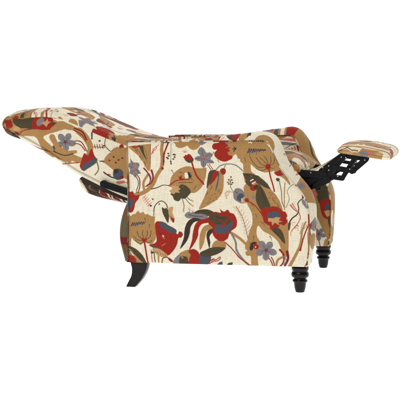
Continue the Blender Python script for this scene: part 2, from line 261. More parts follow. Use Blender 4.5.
for x, y, a in ((256, 150, 1.2), (250, 152, 1.5), (245, 158, 1.3), (248, 198, 1.1), (252, 204, .8), (256, 214, 1.2), (262, 222, .6), (254, 236, 1.5), (250, 242, 1.2), (180, 172, .2), (190, 178, .4), (196, 186, 2.0), (184, 186, 2.4), (172, 170, .9), (208, 192, 1.9), (212, 186, 1.8), (140, 156, 1.0), (145, 162, 1.3), (136, 150, .8), (135, 222, 1.3), (150, 224, 1.6), (145, 218, 1.2), (270, 236, .9), (278, 206, 1.1), (273, 199, .9)):
    L('brown', .7, (x, y), (x+2.5*math.cos(a), y+2.5*math.sin(a)), (x+5*math.cos(a+.25), y+5*math.sin(a+.25)), w2=.2)
C.done()
_c = atl([(130, 260), (298, 145)], 0.0)
C.core = (int((_c[0, 0]-C.x0)/C.res), int((_c[1, 0]-C.x0)/C.res), int((_c[0, 1]-C.z0)/C.res), int((_c[1, 1]-C.z0)/C.res))

# ------------------------------------------------------------------ the print on the side of the backrest
YB = .10
q0, q1 = at(-2, 215, YB), at(205, 100, YB)
D = Cloth(q0.x, q1.x, q0.z, q1.z, YB)
F, L, E, fr = D.F, D.L, D.E, D.frame
fr(0, 95, 5.714)
F('gold', (10, 190), (30, 140), (80, 106), (190, 104), (260, 112), (320, 146), (400, 180), (345, 204), (285, 222), (252, 242), (285, 280), (330, 312), (405, 336), (405, 385), (350, 372), (305, 350), (262, 338), (232, 290), (205, 240), (150, 236), (110, 232), (60, 262))
F('cream', (110, 238), (190, 238), (215, 275), (250, 330), (180, 300), (130, 266)); F('cream', (300, 130), (400, 120), (420, 172), (370, 168), (330, 150))
F('dark', (28, 160), (50, 118), (120, 100), (150, 104), (90, 122), (52, 150)); F('olive', (72, 140), (130, 136), (200, 132), (205, 192), (150, 190), (108, 185)); F('gold2', (90, 176), (120, 190), (104, 205), (80, 200))
F('red', (188, 150), (200, 118), (232, 112), (256, 120), (290, 118), (306, 150), (300, 192), (262, 200), (220, 196), (190, 190)); F('grey', (212, 148), (240, 128), (256, 150), (240, 172), (218, 176)); F('gold2', (240, 160), (262, 150), (272, 135), (278, 152), (294, 152), (276, 166), (270, 184), (256, 170), sm=False)
F('olive', (305, 156), (340, 164), (388, 178), (312, 184)); F('red', (36, 160), (48, 144), (68, 148), (78, 178), (56, 192), (38, 188)); L('red', 5, (108, 226), (135, 204), (184, 194))
F('dark', (60, 215), (85, 222), (112, 246), (100, 262), (66, 240)); F('maroon', (80, 205), (110, 215), (100, 228)); F('brown', (30, 190), (60, 200), (64, 235), (40, 235))
L('maroon', 5, (160, 280), (220, 305), (285, 322)); L('red', 4, (190, 310), (230, 340), (290, 395)); L('gold', 14, (300, 350), (240, 352), (300, 395)); L('navy', 4, (305, 290), (318, 330), (345, 338))
D.star(378, 268, 54, .2); E('olive', 322, 296, 16, 13); E('red', 342, 298, 12, 13); E('cream', 336, 304, 5, 5)
fr(60, 95, 5.714)
F('gold', (-60, 205), (0, 150), (50, 165), (100, 190), (60, 200), (0, 190), (-30, 215)); L('gold', 34, (110, 205), (150, 245), (178, 300), (165, 350), w2=26); L('gold', 30, (-40, 240), (-10, 300), (20, 350), w2=20); L('brown', 5, (20, 170), (80, 192), (120, 230)); L('dark', 4, (255, 392), (300, 400)); L('brown', 4, (290, 380), (320, 340), (350, 330)); L('gold', 44, (0, 320), (60, 350), (120, 372), (165, 362), w2=22); L('gold', 20, (0, 160), (60, 180), (120, 215))
L('maroon', 7, (85, 190), (130, 212), (155, 255)); L('red', 5, (78, 200), (125, 225), (150, 262)); L('maroon', 5, (88, 262), (125, 268), (158, 320)); L('red', 5, (90, 276), (120, 284), (148, 318))
F('gold', (235, 375), (262, 372), (270, 345), (296, 345), (300, 312), (330, 296), (350, 306), (380, 318), (420, 300), (430, 520), (360, 420), (300, 405))
for k in range(5): E('maroon', 300+22*k, 372+8*(k % 3), 6, 6)
L('dark', 5, (232, 378), (262, 380)); E('red', 352, 296, 13, 15); F('navy', (380, 340), (396, 330), (420, 370), (400, 400))
for x, y in ((228, 262), (254, 290)): E('dark', x, y, 7, 5)
L('maroon', 3, (196, 295), (260, 300)); 
for x in (200, 214, 228, 242): L('maroon', 3, (x, 282), (x+6, 306))
L('moss', 5, (262, 245), (258, 285), (290, 320), (310, 315)); F('grey', (290, 250), (330, 255), (375, 270), (335, 275)); F('moss', (230, 200), (262, 215), (285, 232), (255, 228)); L('navy', 8, (182, 210), (184, 250))
F('coral', (150, 160), (200, 165), (240, 200), (190, 195)); F('gold', (190, 150), (250, 180), (320, 225), (360, 240), (300, 225), (220, 190))
fr(40, 140, 4.444)
F('gold', (288, 92), (310, 58), (352, 38), (395, 48), (395, 190), (350, 150), (318, 124)); L('cream', 12, (290, 110), (330, 150), (385, 180)); E('navy', 350, 152, 24, 26); E('dark', 340, 138, 12, 10); E('maroon', 366, 165, 9, 8)
for x, y in ((330, 75), (352, 88), (340, 100), (368, 80), (312, 90)): E('maroon', x, y, 5, 4)
F('red', (178, 118), (186, 92), (200, 58), (216, 68), (232, 38), (246, 70), (258, 92), (218, 124), (194, 138)); F('navy', (196, 104), (222, 94), (246, 78), (258, 96), (216, 126), (190, 134)); L('moss', 5, (255, 92), (262, 130), (245, 155))
L('red', 4, (80, 110), (120, 104), (175, 100)); L('dark', 5, (285, 142), (310, 160), (330, 168)); L('maroon', 4, (290, 150), (315, 155)); L('gold', 14, (60, 62), (110, 58), (160, 52)); F('coral', (340, 185), (372, 180), (380, 190), (350, 195))
L('dark', 4, (60, 50), (110, 68), (150, 60))
fr(0, 0, 1)
L('gold', 3.2, (14, 115.5), (28, 114.6), (44, 115.2), (56, 118), w2=1.5); L('grey', 1.6, (44, 113.3), (58, 115), (68, 118.6), w2=.8); L('coral', 2.2, (66, 119), (76, 122.5), (84, 127), w2=1); L('gold', 2.6, (78, 121), (92, 127), (104, 134), w2=1.2)
L('maroon', .9, (60, 117), (72, 121.5), (84, 124.5)); L('grey', 2.2, (96, 130), (106, 134), (114, 138), w2=.8); L('coral', 1.8, (108, 134.5), (118, 139), (124, 142.5), w2=.8); L('dark', .8, (88, 124), (100, 129.5), (110, 134)); L('moss', 1.8, (102, 131.5), (112, 136), w2=.8)
L('cream', 2.6, (12, 138), (4, 133.4), (1.5, 127), (2.5, 119), (10, 114), (28, 112)); L('dark', 1.1, (14, 137), (6, 133), (3.6, 127), (5, 120.5), (12, 116), (24, 114), w2=.4); L('gold', 1.5, (0, 128), (1.2, 133), (8, 138)); L('maroon', .7, (10, 139), (3, 134), (.8, 128))
D.done()

# ------------------------------------------------------------------ materials
def nodes(name):
    m = bpy.data.materials.new(name); m.use_nodes = True; t = m.node_tree
    return m, t, t.nodes['Principled BSDF']
def fabric_mat(name='printed_linen'):
    m, t, b = nodes(name); n = t.nodes; l = t.links
    a = n.new('ShaderNodeAttribute'); a.attribute_name = 'print'
    tc = n.new('ShaderNodeTexCoord')
    mp = n.new('ShaderNodeMapping'); mp.inputs['Scale'].default_value = (420, 420, 26); l.new(tc.outputs['Object'], mp.inputs[0])
    n1 = n.new('ShaderNodeTexNoise'); n1.inputs['Scale'].default_value = 1; n1.inputs['Detail'].default_value = 3; l.new(mp.outputs[0], n1.inputs[0])
    mp2 = n.new('ShaderNodeMapping'); mp2.inputs['Scale'].default_value = (30, 30, 520); l.new(tc.outputs['Object'], mp2.inputs[0])
    n2 = n.new('ShaderNodeTexNoise'); n2.inputs['Scale'].default_value = 1; n2.inputs['Detail'].default_value = 3; l.new(mp2.outputs[0], n2.inputs[0])
    ad = n.new('ShaderNodeMath'); ad.operation = 'ADD'; l.new(n1.outputs[0], ad.inputs[0]); l.new(n2.outputs[0], ad.inputs[1])
    mr = n.new('ShaderNodeMapRange'); mr.inputs[1].default_value = .72; mr.inputs[2].default_value = 1.28; mr.inputs[3].default_value = .84; mr.inputs[4].default_value = 1.1; l.new(ad.outputs[0], mr.inputs[0])
    mx = n.new('ShaderNodeVectorMath'); mx.operation = 'SCALE'; l.new(a.outputs['Color'], mx.inputs[0]); l.new(mr.outputs[0], mx.inputs['Scale'])
    l.new(mx.outputs[0], b.inputs['Base Color'])
    b.inputs['Roughness'].default_value = .85; b.inputs['Specular IOR Level'].default_value = .2
    b.inputs['Sheen Weight'].default_value = .08
    bp = n.new('ShaderNodeBump'); bp.inputs['Strength'].default_value = .35; bp.inputs['Distance'].default_value = .0008; l.new(ad.outputs[0], bp.inputs['Height'])
    n3 = n.new('ShaderNodeTexNoise'); n3.inputs['Scale'].default_value = 9; n3.inputs['Detail'].default_value = 1; l.new(tc.outputs['Object'], n3.inputs[0])
    bp2 = n.new('ShaderNodeBump'); bp2.inputs['Strength'].default_value = .35; bp2.inputs['Distance'].default_value = .012; l.new(n3.outputs[0], bp2.inputs['Height']); l.new(bp.outputs[0], bp2.inputs['Normal'])
    l.new(bp2.outputs[0], b.inputs['Normal'])
    return m
FAB = fabric_mat()
WOOD, t, b = nodes('black_lacquer'); b.inputs['Roughness'].default_value = .22; b.inputs['Specular IOR Level'].default_value = .22
nz = t.nodes.new('ShaderNodeTexNoise'); nz.inputs['Scale'].default_value = 40; cr = t.nodes.new('ShaderNodeValToRGB'); cr.color_ramp.elements[0].color = (.002, .0018, .0016, 1); cr.color_ramp.elements[1].color = (.006, .0045, .004, 1)
t.links.new(nz.outputs[0], cr.inputs[0]); t.links.new(cr.outputs[0], b.inputs['Base Color'])
METAL, t, b = nodes('black_steel'); b.inputs['Roughness'].default_value = .4; b.inputs['Specular IOR Level'].default_value = .12
nz = t.nodes.new('ShaderNodeTexNoise'); nz.inputs['Scale'].default_value = 60; cr = t.nodes.new('ShaderNodeValToRGB'); cr.color_ramp.elements[0].color = (.004, .004, .005, 1); cr.color_ramp.elements[1].color = (.012, .012, .013, 1)
t.links.new(nz.outputs[0], cr.inputs[0]); t.links.new(cr.outputs[0], b.inputs['Base Color'])
for mm in (WOOD, METAL):
    t = mm.node_tree; b = t.nodes['Principled BSDF']; tc = t.nodes.new('ShaderNodeTexCoord'); nz = t.nodes.new('ShaderNodeTexNoise'); nz.inputs['Scale'].default_value = 55; nz.inputs['Detail'].default_value = 6
    t.links.new(tc.outputs['Object'], nz.inputs[0]); mr = t.nodes.new('ShaderNodeMapRange'); mr.inputs[3].default_value = .12; mr.inputs[4].default_value = .5; t.links.new(nz.outputs[0], mr.inputs[0]); t.links.new(mr.outputs[0], b.inputs['Roughness'])
    bp = t.nodes.new('ShaderNodeBump'); bp.inputs['Strength'].default_value = .2; bp.inputs['Distance'].default_value = .001; t.links.new(nz.outputs[0], bp.inputs['Height']); t.links.new(bp.outputs[0], b.inputs['Normal'])
ZINC, t, b = nodes('zinc_bolt'); b.inputs['Roughness'].default_value = .35; b.inputs['Metallic'].default_value = .6
nz = t.nodes.new('ShaderNodeTexNoise'); nz.inputs['Scale'].default_value = 200; cr = t.nodes.new('ShaderNodeValToRGB'); cr.color_ramp.elements[0].color = (.3, .3, .3, 1); cr.color_ramp.elements[1].color = (.5, .5, .48, 1)
t.links.new(nz.outputs[0], cr.inputs[0]); t.links.new(cr.outputs[0], b.inputs['Base Color'])

# ------------------------------------------------------------------ mesh building
class Mesh:
    def __init__(s): s.v = []; s.q = []; s.c = []; s.n = 0
    def grid(s, P, col, flip=False, wrap=False):
        nu, nv = P.shape[:2]; s.v.append(P.reshape(-1, 3)); s.c.append(np.broadcast_to(col, P.shape).reshape(-1, 3))
        i = np.arange(nu*nv).reshape(nu, nv)+s.n
        if wrap: i = np.concatenate([i, i[:, :1]], 1)
        q = np.stack([i[:-1, :-1], i[1:, :-1], i[1:, 1:], i[:-1, 1:]], -1).reshape(-1, 4)
        s.q.append(q[:, ::-1] if flip else q); s.n += nu*nv
    def build(s, name, mat, parent):
        v = np.concatenate(s.v).astype(np.float32); q = np.concatenate(s.q).astype(np.int32); c = np.concatenate(s.c)
        me = bpy.data.meshes.new(name); me.vertices.add(len(v)); me.vertices.foreach_set('co', v.ravel())
        me.loops.add(len(q)*4); me.loops.foreach_set('vertex_index', q.ravel())
        me.polygons.add(len(q)); me.polygons.foreach_set('loop_start', np.arange(0, len(q)*4, 4, dtype=np.int32))
        me.polygons.foreach_set('use_smooth', np.ones(len(q), bool))
        me.update(calc_edges=True); me.validate()
        at_ = me.color_attributes.new('print', 'FLOAT_COLOR', 'POINT'); at_.data.foreach_set('color', np.concatenate([c, np.ones((len(c), 1))], 1).astype(np.float32).ravel())
        me.materials.append(mat); o = bpy.data.objects.new(name, me); S.collection.objects.link(o); o.parent = parent; return o

def resample(P, n):
    P = np.asarray(P, float); d = np.r_[0, np.cumsum(np.linalg.norm(np.diff(P, axis=0), axis=1))]; t = np.linspace(0, d[-1], n)
    return np.stack([np.interp(t, d, P[:, k]) for k in range(P.shape[1])], 1), t
def tube(M, P, r, n=8, colf=None):
    P = np.asarray(P, float); T = np.gradient(P, axis=0); T /= np.linalg.norm(T, axis=1)[:, None]+1e-9
    ref = np.array([0, 1, 0.001]) if abs(T[:, 1]).mean() < .7 else np.array([1, 0, .001]); A = np.cross(T, ref); A /= np.linalg.norm(A, axis=1)[:, None]; B = np.cross(T, A)
    a = np.linspace(0, 2*math.pi, n, endpoint=False); G = P[:, None]+r*(A[:, None]*np.cos(a)[None, :, None]+B[:, None]*np.sin(a)[None, :, None])
    col = colf if colf is not None else np.zeros(3); M.grid(G, col if np.ndim(col) == 1 else col[:, None, :], wrap=True)

W, T = .80, .125
chair = bpy.data.objects.new('recliner_chair', None); S.collection.objects.link(chair); chair.location = (0, 0, 0)
chair['label'] = 'reclined armchair in floral print fabric with black legs and its footrest raised'; chair['category'] = 'recliner'

# outline of an arm side (photo pixels on the plane of the near side), from the lower back corner round over the top to the lower front corner
EDGE_F = smooth([(262, 141), (267, 142.8), (270.8, 148), (276, 159.5), (281, 168.5), (289, 178.5), (297, 187), (303.5, 195.5), (307.5, 206), (308.6, 216), (309, 230), (308.8, 246), (308, 256), (306.5, 267)], False)
EF = atl(EDGE_F, 0); zt, zb = at(127, 141.5, 0).z, EF[-1, 1]; ZBL = at(126.5, 262.2, 0).z; ztf = EF[0, 1]; xl = at(126.5, 200, 0).x
def noise2(x, z, s, seed): 
    r = np.random.default_rng(seed); o = 0
    for k in range(6):
        a = r.uniform(0, math.pi*2); f = s*r.uniform(.5, 1.6); o = o+np.sin((x*math.cos(a)+z*math.sin(a))*f+r.uniform(0, 6))
    return o/6
def arm(y_out, y_in, near):
    M = Mesh(); sg = 1 if y_in > y_out else -1
    nz_, nx_ = (410, 560) if near else (300, 400)
    def side(y, out, dens, off):
        nz_, nx_ = dens; tz = np.linspace(0, 1, nz_); z = zb+(zt-zb)*tz
        xr = np.interp(z, EF[::-1, 1], EF[::-1, 0], right=EF[0, 0])
        left = xl+.004*np.sin(tz*math.pi)
        u = np.linspace(0, 1, nx_); X = left[:, None]+(xr-left)[:, None]*u[None, :]
        topline = zt+(ztf-zt)*u; Z = z[:, None]+tz[:, None]**6*(topline-zt)[None, :]+((1-tz)[:, None]**2)*(ZBL-zb)*(1-u)[None, :]
        d = np.minimum(np.minimum(X-left[:, None], xr[:, None]-X)*.9, np.minimum(zt-Z, Z-ZBL)).clip(0)
        b = .007*(1-np.exp(-d/.014))+.0075*noise2(X, Z, 13, 3)*(1-np.exp(-d/.05))+.0018*noise2(X*1.0, Z*.5, 75, 5)*np.exp(-d/.05)*(1-np.exp(-d/.006))
        dl = np.clip((X-left[:, None])/.045, 0, 1); b = b+.016*(np.sqrt(1-(1-dl)**2)-1)
        Y = y-sg*out*b
        return np.stack([X, Y, Z], -1), (X, Z)
    P, (X, Z) = side(y_out, 1, (nz_, nx_), 0)
    col = C.get(X, Z) if near else C.get(X+.31, Z+.1, True)
    M.grid(P, col)
    P, (X, Z) = side(y_in, -1, (110, 150) if near else (300, 420), 0)
    if near: col = C.get(X+.2, Z+.17, True)
    else:
        col = np.where((X > q0.x+.01)[..., None], I.get(X, Z), C.get(X+.1, Z, True))
    M.grid(P, col, flip=True)
    # rounded band over the top and down the front
    top = np.stack([np.linspace(xl, EF[0, 0], 60), np.linspace(zt, ztf, 60)], 1)
    line = np.concatenate([top[:-1], EF]); ln, tt = resample(line, 620)
    k = np.ones(13)/13; lp = np.pad(ln, ((6, 6), (0, 0)), 'edge'); ls = np.stack([np.convolve(lp[:, j], k, 'valid') for j in (0, 1)], 1)
    Tn = np.gradient(ls, axis=0); Tn /= np.linalg.norm(Tn, axis=1)[:, None]; N = np.stack([-Tn[:, 1], Tn[:, 0]], 1)
    s = tt/tt[-1]; amp = np.interp(s, [0, .12, .2, .36, .42, .47, .52, .6, .75, .9, 1], [.001, .001, .006, .022, .030, .036, .036, .031, .026, .018, .004]); amp = amp*(1 if near else np.interp(s, [0, .42, .46, .485, .505, .53, .56, .60, .66, .75, 1], [1, .92, .90, 1.05, 1.12, 1.15, 1.4, 1.5, 1.15, .6, .5]))
    v = np.linspace(0, 1, 100); prof = (1-np.abs(2*v-1)**2.6)
    X = ln[:, 0][:, None]+N[:, 0][:, None]*amp[:, None]*prof[None]; Z = ln[:, 1][:, None]-(0 if near else .010)*np.interp(s, [0, .25, .42], [1, .8, 0])[:, None]*prof[None]+N[:, 1][:, None]*amp[:, None]*prof[None]
    Y = y_out+(y_in-y_out)*v[None]*np.ones_like(X)
    M.grid(np.stack([X, Y, Z], -1), BAND(s, v, X, Z, near), flip=True)
    # closed back edge and underside
    zz = np.linspace(ZBL, zt, 200); vv = np.linspace(0, 1, 50); Xb = (xl+.004*np.sin((zz-zb)/(zt-zb)*math.pi))[:, None]*np.ones(50)
    M.grid(np.stack([Xb, y_out+(y_in-y_out)*vv[None]*np.ones_like(Xb), zz[:, None]*np.ones(50)], -1), C.get(vv[None]*.12+zz[:, None]*0-.6, zz[:, None]*np.ones(50), True))
    xx = np.linspace(xl, EF[-1, 0], 60)
    M.grid(np.stack([xx[:, None]*np.ones(6), y_out+(y_in-y_out)*np.linspace(0, 1, 6)[None]*np.ones((60, 6)), (ZBL+(zb-ZBL)*np.linspace(0, 1, 60))[:, None]*np.ones(6)], -1), COL['dark'])
    o = M.build('arm', FAB, chair)
    wm = Mesh()
    for y, sgn in ((y_out, -1), (y_in, 1)):
        lw, _ = resample(line, 900); lw3 = np.stack([lw[:, 0], np.full(900, y+.0*sgn), lw[:, 1]], 1)
        tube(wm, lw3, .0030, 8, C.get(lw[:, 0], lw[:, 1]+.004, True)*.8)
    wm.build('welt', FAB, o)
    return o

def hexs(*rows):
    return rows
# strip of cloth sewn over the top and front of the arms: colour patches along s (0 back .. 1 foot) and v (0 outer .. 1 inner)
BC = np.empty((1200, 120, 3)); BC[:] = COL['cream']
def bp_(c, s0, s1, v0, v1, skew=0):
    for i in range(int(s0*1200), int(s1*1200)):
        t = (i/1200-s0)/(s1-s0); wv = .07*math.sin(t*5+s0*40); a, b_ = v0+wv+skew*t, v1+wv*.6+skew*t
        e = 1-(abs(2*t-1))**4; m_ = (a+b_)/2; a = m_-(m_-a)*e; b_ = m_+(b_-m_)*e
        BC[i, max(0, int(a*120)):max(0, min(120, int(b_*120)))] = COL[c]
def BAND(s, v, X, Z, near):
    base = C.get((s*1.5)[:, None]+0*v[None]-.55, (v*.125)[None]+0*s[:, None]+.25, True)
    cc = BC[np.clip((s*1199).astype(int), 0, 1199)][:, np.clip((v*119).astype(int), 0, 119)]
    if not near: cc = np.where(((np.sin(s*37)[:, None]+np.cos(v*6+s[:, None]*9)) > 1.25)[..., None], COL['cream'], COL['gold'])+0*cc; cc[((np.abs(np.sin(s*61+1))[:, None]*.5+.1 > v[None]+.02) & (s > .53)[:, None])] = COL['gold2']; cc[((np.abs(v[None]-.55-.2*np.sin(s[:, None]*23)) < .05) & (s > .52)[:, None])] = COL['olive']; cc[(s > .435) & (s < .452)] = COL['navy']; cc[(s > .462) & (s < .478)] = COL['cream']; cc[((s > .485) & (s < .515))[:, None] & (v > .5)[None]] = COL['red']; base = np.where((s > .385)[:, None, None] & (s < .42)[:, None, None], COL['grey'], base)
    return np.where((s > (.36 if near else .43))[:, None, None], cc, base)
bp_('gold', .36, .44, .5, 1.1); bp_('olive', .36, .41, .1, .45); bp_('gold', .41, .45, .0, .35); bp_('coral', .42, .46, .6, .8); bp_('red', .385, .415, .0, .5); bp_('gold', .43, .57, .42, .68, .1); bp_('olive', .46, .53, .62, .76, .06); bp_('dark', .44, .455, .1, .35)
bp_('gold', .47, .56, -.1, .14); bp_('red', .40, .44, .7, .9); bp_('maroon', .575, .585, .35, .5); bp_('maroon', .60, .61, .55, .7); bp_('maroon', .625, .632, .3, .45); bp_('coral', .64, .66, .4, .8); bp_('coral', .665, .675, .3, .7)
bp_('grey', .55, .62, .82, .95); bp_('gold', .685, .785, -.2, 1.2); bp_('grey', .70, .725, .0, .3); bp_('brown', .72, .75, .6, .9); bp_('grey', .825, .875, .1, .42); bp_('gold', .83, .90, .5, 1.2); bp_('olive', .83, .88, .40, .52)
bp_('red', .84, .90, .0, .1); bp_('gold', .88, .94, .0, .5); bp_('coral', .88, .92, .55, .7); bp_('gold', .92, .99, .75, 1.1)
# print on the inner face of the far arm
YI = W-T
q0, q1 = at(250, 262, YI), at(352, 115, YI)
I = Cloth(q0.x, q1.x, q0.z, q1.z, YI)
I.frame(0, 0, 1)
I.F('coral', (276, 139), (292, 138.5), (303, 142), (290, 141)); I.F('grey', (270, 142), (288, 142), (298, 145), (284, 145)); I.F('gold', (262, 131), (280, 131), (286, 137), (270, 139)); I.F('grey', (277, 131), (290, 130), (285, 137)); I.L('dark', .5, (285, 149), (293, 144), (304, 142))
for k, c in enumerate(('red', 'gold', 'coral', 'gold', 'maroon', 'grey', 'gold')): I.L(c, 2.0-.2*(k % 3), (287+2.6*k, 150-k), (289+2.9*k, 160), (286+3.3*k, 174), w2=.9)
I.F('gold', (300, 128), (308, 130), (330, 175), (318, 178), (309, 158), (303, 146), (304, 138)); I.F('red', (292, 137), (295, 133), (300, 134), (303, 131), (306, 140), (303, 142), (297, 140))
I.L('red', 1.4, (304, 142), (309, 152), (312, 168)); I.L('maroon', .8, (298, 142), (303, 156), (308, 168))
I.F('gold', (306, 178), (345, 178), (345, 252), (325, 252), (327, 240), (322, 228), (316, 215), (308, 208))
I.F('olive', (315, 178), (324, 178), (328, 192), (329, 206), (320, 204), (316, 192)); I.F('coral', (308, 186), (313, 188), (318, 195), (311, 195))
I.F('red', (320, 202), (325, 199), (334, 199), (337, 208), (334, 217), (327, 219), (322, 214)); I.F('navy', (325, 206), (329, 203.5), (333, 206), (332, 210), (326, 210)); I.F('gold2', (324, 211), (328, 210), (333, 211), (331, 215), (327, 217), sm=False)
I.F('olive', (328, 219), (332, 219), (333, 236), (330, 230)); I.star(319, 234, 6.5, .3); I.L('red', .9, (319, 240), (321, 250)); I.L('gold', 2.2, (326, 240), (323, 252))
I.done()
arm_near = arm(0, T, True)
arm_far = arm(W, W-T, False)

# ------------------------------------------------------------------ lofted upholstery blocks
def loft(name, top, bot, Y0, Y1, ns, nside, ntop, colf, r=.035, crown=.015, side_b=.006, parent=None, extra=None, Yp=None, plan=.0):
    Yp = Y0 if Yp is None else Yp
    Tt, _ = resample(atl(smooth(top, False), Yp), ns); Bt, _ = resample(atl(smooth(bot, False), Yp), ns)
    s = np.linspace(0, 1, ns)
    V = Tt-Bt; H = np.linalg.norm(V, axis=1)+1e-6; V = V/H[:, None]
    rr = np.minimum(r, H*.48); nc = 14; sec = []
    a = np.linspace(0, 1, nside); b_ = np.linspace(0, 1, ntop); c = np.linspace(0, math.pi/2, nc+2)[1:-1]
    # (y from near face 0..Wd , h from 0..H) for each station
    z_ = np.zeros(ns); Wd = Y1-Y0; rows_y = []; rows_h = []; tagv = []
    def add(y, h, t): rows_y.append(y+z_); rows_h.append(h+z_); tagv.append(t)

    for t in a: add(z_-side_b*math.sin(math.pi*t)*np.minimum(1, H/.1), rr+(H-2*rr)*t, 0)
    for t in c: add(rr*(1-math.cos(t)), H-rr*(1-math.sin(t)), 1)
    for t in b_: add(rr+(Wd-2*rr)*t, H+crown*(1-(2*t-1)**4)*np.minimum(1, H/.08), 2)
    for t in c[::-1]: add(Wd-rr*(1-math.cos(t)), H-rr*(1-math.sin(t)), 3)
    for t in a[::max(1, nside//30)][::-1]: add(Wd+side_b*math.sin(math.pi*t), rr+(H-2*rr)*t, 4)
    for t in c[::-1]: add(Wd-rr*(1-math.cos(t)), rr*(1-math.sin(t)), 5)
    for t in b_[::max(1, ntop//40)][::-1]: add(rr+(Wd-2*rr)*t, z_-crown*.3*math.sin(math.pi*t), 6)
    for t in c: add(rr*(1-math.cos(t)), rr*(1-math.sin(t)), 7)
    yy = np.array(rows_y).T; hh = np.array(rows_h).T; tg = np.array(tagv)
    if plan: 
        pinch = plan*np.exp(-s/.03)[:, None]; yy = Wd/2+(yy-Wd/2)*(1-pinch)
    P = np.stack([Bt[:, 0][:, None]+V[:, 0][:, None]*hh, Y0+yy, Bt[:, 1][:, None]+V[:, 1][:, None]*hh], -1)
    if extra is not None: P = extra(P, s, tg)
    M = Mesh(); M.grid(P, colf(P, s, yy, hh, tg, H), wrap=True, flip=True)
    for e, f in ((0, False), (-1, True)):
        ring = P[e]; cen = ring.mean(0); G = np.stack([cen+(ring-cen)*t for t in (1, .5, .01)]); M.grid(G, M.c[0].reshape(P.shape)[e][None], wrap=True, flip=f)
    return M.build(name, FAB, parent or chair), P, tg

top = [(1.6, 124), (1.9, 120.5), (4.3, 116.8), (11, 114.2), (22, 112.8), (35, 112), (48, 111.8), (62, 114), (80, 121), (100, 130), (126, 140), (150, 145.5), (190, 152)]
bot = [(1.6, 124.5), (2.2, 129), (5, 133.5), (11, 136.8), (19, 139.6), (28, 144), (45, 154), (60, 164), (75, 174), (88, 181), (110, 192), (135, 203), (150, 208), (165, 215)]
YE = .60
def bcol(P, s, yy, hh, tg, H):
    side = D.get(P[..., 0], P[..., 2])
    oth = C.get(P[..., 0]*.95+.50, C.z0+.52-yy*.93+0*P[..., 2], True)
    return np.where((tg == 0)[None, :, None] | (tg == 7)[None, :, None], side, oth)
back, Pb, tb = loft('backrest', top, bot, YB, YE, 430, 170, 300, bcol, r=.024, crown=.018, side_b=.010, plan=.03)
wm = Mesh()
for tv, off in ():
    i = np.where(tb == tv)[0][off]; ln = Pb[::2, i]; ln, _ = resample(ln, 700); tube(wm, ln, .0028, 8, C.get(ln[:, 0], ln[:, 2]+.1, True)*.75)
i = np.where(tb == 7)[0][2]; ln, _ = resample(Pb[::2, i], 700); tube(wm, ln, .0028, 8, D.get(ln[:, 0], ln[:, 2])*.7)
wm.build('welt', FAB, back)

def gcol(ox, oz, mul=1.0):
    def f(P, s, yy, hh, tg, H):
        a = C.get(P[..., 0]+ox, P[..., 2]+oz, True); b = C.get(P[..., 0]+ox, .2+oz+yy+0*P[..., 2], True)
        return np.where(np.isin(tg, (0, 1, 4, 5, 7))[None, :, None], a, b)
    return f
# loose lower flap of the backrest, seen under it
def pouch_col(P, s, yy, hh, tg, H):
    a = np.empty(P.shape); a[:] = COL['brown']; st = s[:, None]+.35*(hh/(H[:, None]+1e-6))
    st = st+.03*np.sin(hh*210+s[:, None]*9)+.025*np.sin(s[:, None]*31+yy*40)
    st = np.where((hh > H[:, None]-.022) & (st > .3), .35, st)
    for lo, hi, c in ((-.1, .27, 'cream'), (.27, .30, 'gold2'), (.30, .45, 'dark'), (.45, .48, 'brown'), (.48, .58, 'dark'), (.58, .61, 'gold'), (.61, .68, 'maroon'), (.68, .71, 'cream'), (.71, .76, 'brown'), (.76, .79, 'cream'), (.79, .84, 'maroon'), (.84, .88, 'cream'), (.88, .94, 'olive'), (.94, 1.0, 'cream'), (1.0, 1.06, 'gold'), (1.06, 1.12, 'cream'), (1.12, 1.4, 'brown')):
        a[(st >= lo) & (st < hi)] = COL[c]
    return a
loft('back_flap', [(79, 180), (81, 177), (90, 179), (100, 184), (115, 191), (136, 199)], [(79, 180), (79.5, 186), (85, 192.5), (96, 197), (108, 200), (122, 203), (136, 204)], .11, .60, 160, 60, 60, pouch_col, r=.02, crown=.004, side_b=.01)
# upholstered back of the seat box below the backrest
def bpc(P, s, yy, hh, tg, H):
    a = C.get(P[..., 0]-.1, P[..., 2]*1.0+yy*.8, True)*.0+COL['moss']*.75
    z = P[..., 2]; a = np.where((np.sin(z*46+P[..., 0]*60) > .35)[..., None], COL['brown'], a); a = np.where((np.sin(z*31+2) > .88)[..., None], COL['maroon'], a)
    return a
loft('back_panel', [(131, 196), (135, 210), (137, 230), (137, 250), (135, 261.5)], [(127.5, 200), (122.5, 212), (119.3, 226), (119.2, 240), (122.5, 254), (124.5, 261.5)], .03, .69, 160, 20, 80, bpc, r=.015, crown=.0, side_b=.0)
# seat cushion between the arms
seat, _, _ = loft('seat', [(215, 154), (240, 155), (262, 156.5), (278, 158), (288, 160), (295, 163), (299.5, 167), (300.5, 169.5)], [(215, 178), (240, 178), (262, 178), (278, 178), (288, 177), (295, 175.5), (299, 173), (300.5, 170.5)], .13, .59, 300, 60, 260, gcol(.23, .05), r=.03, crown=.022, side_b=.0)
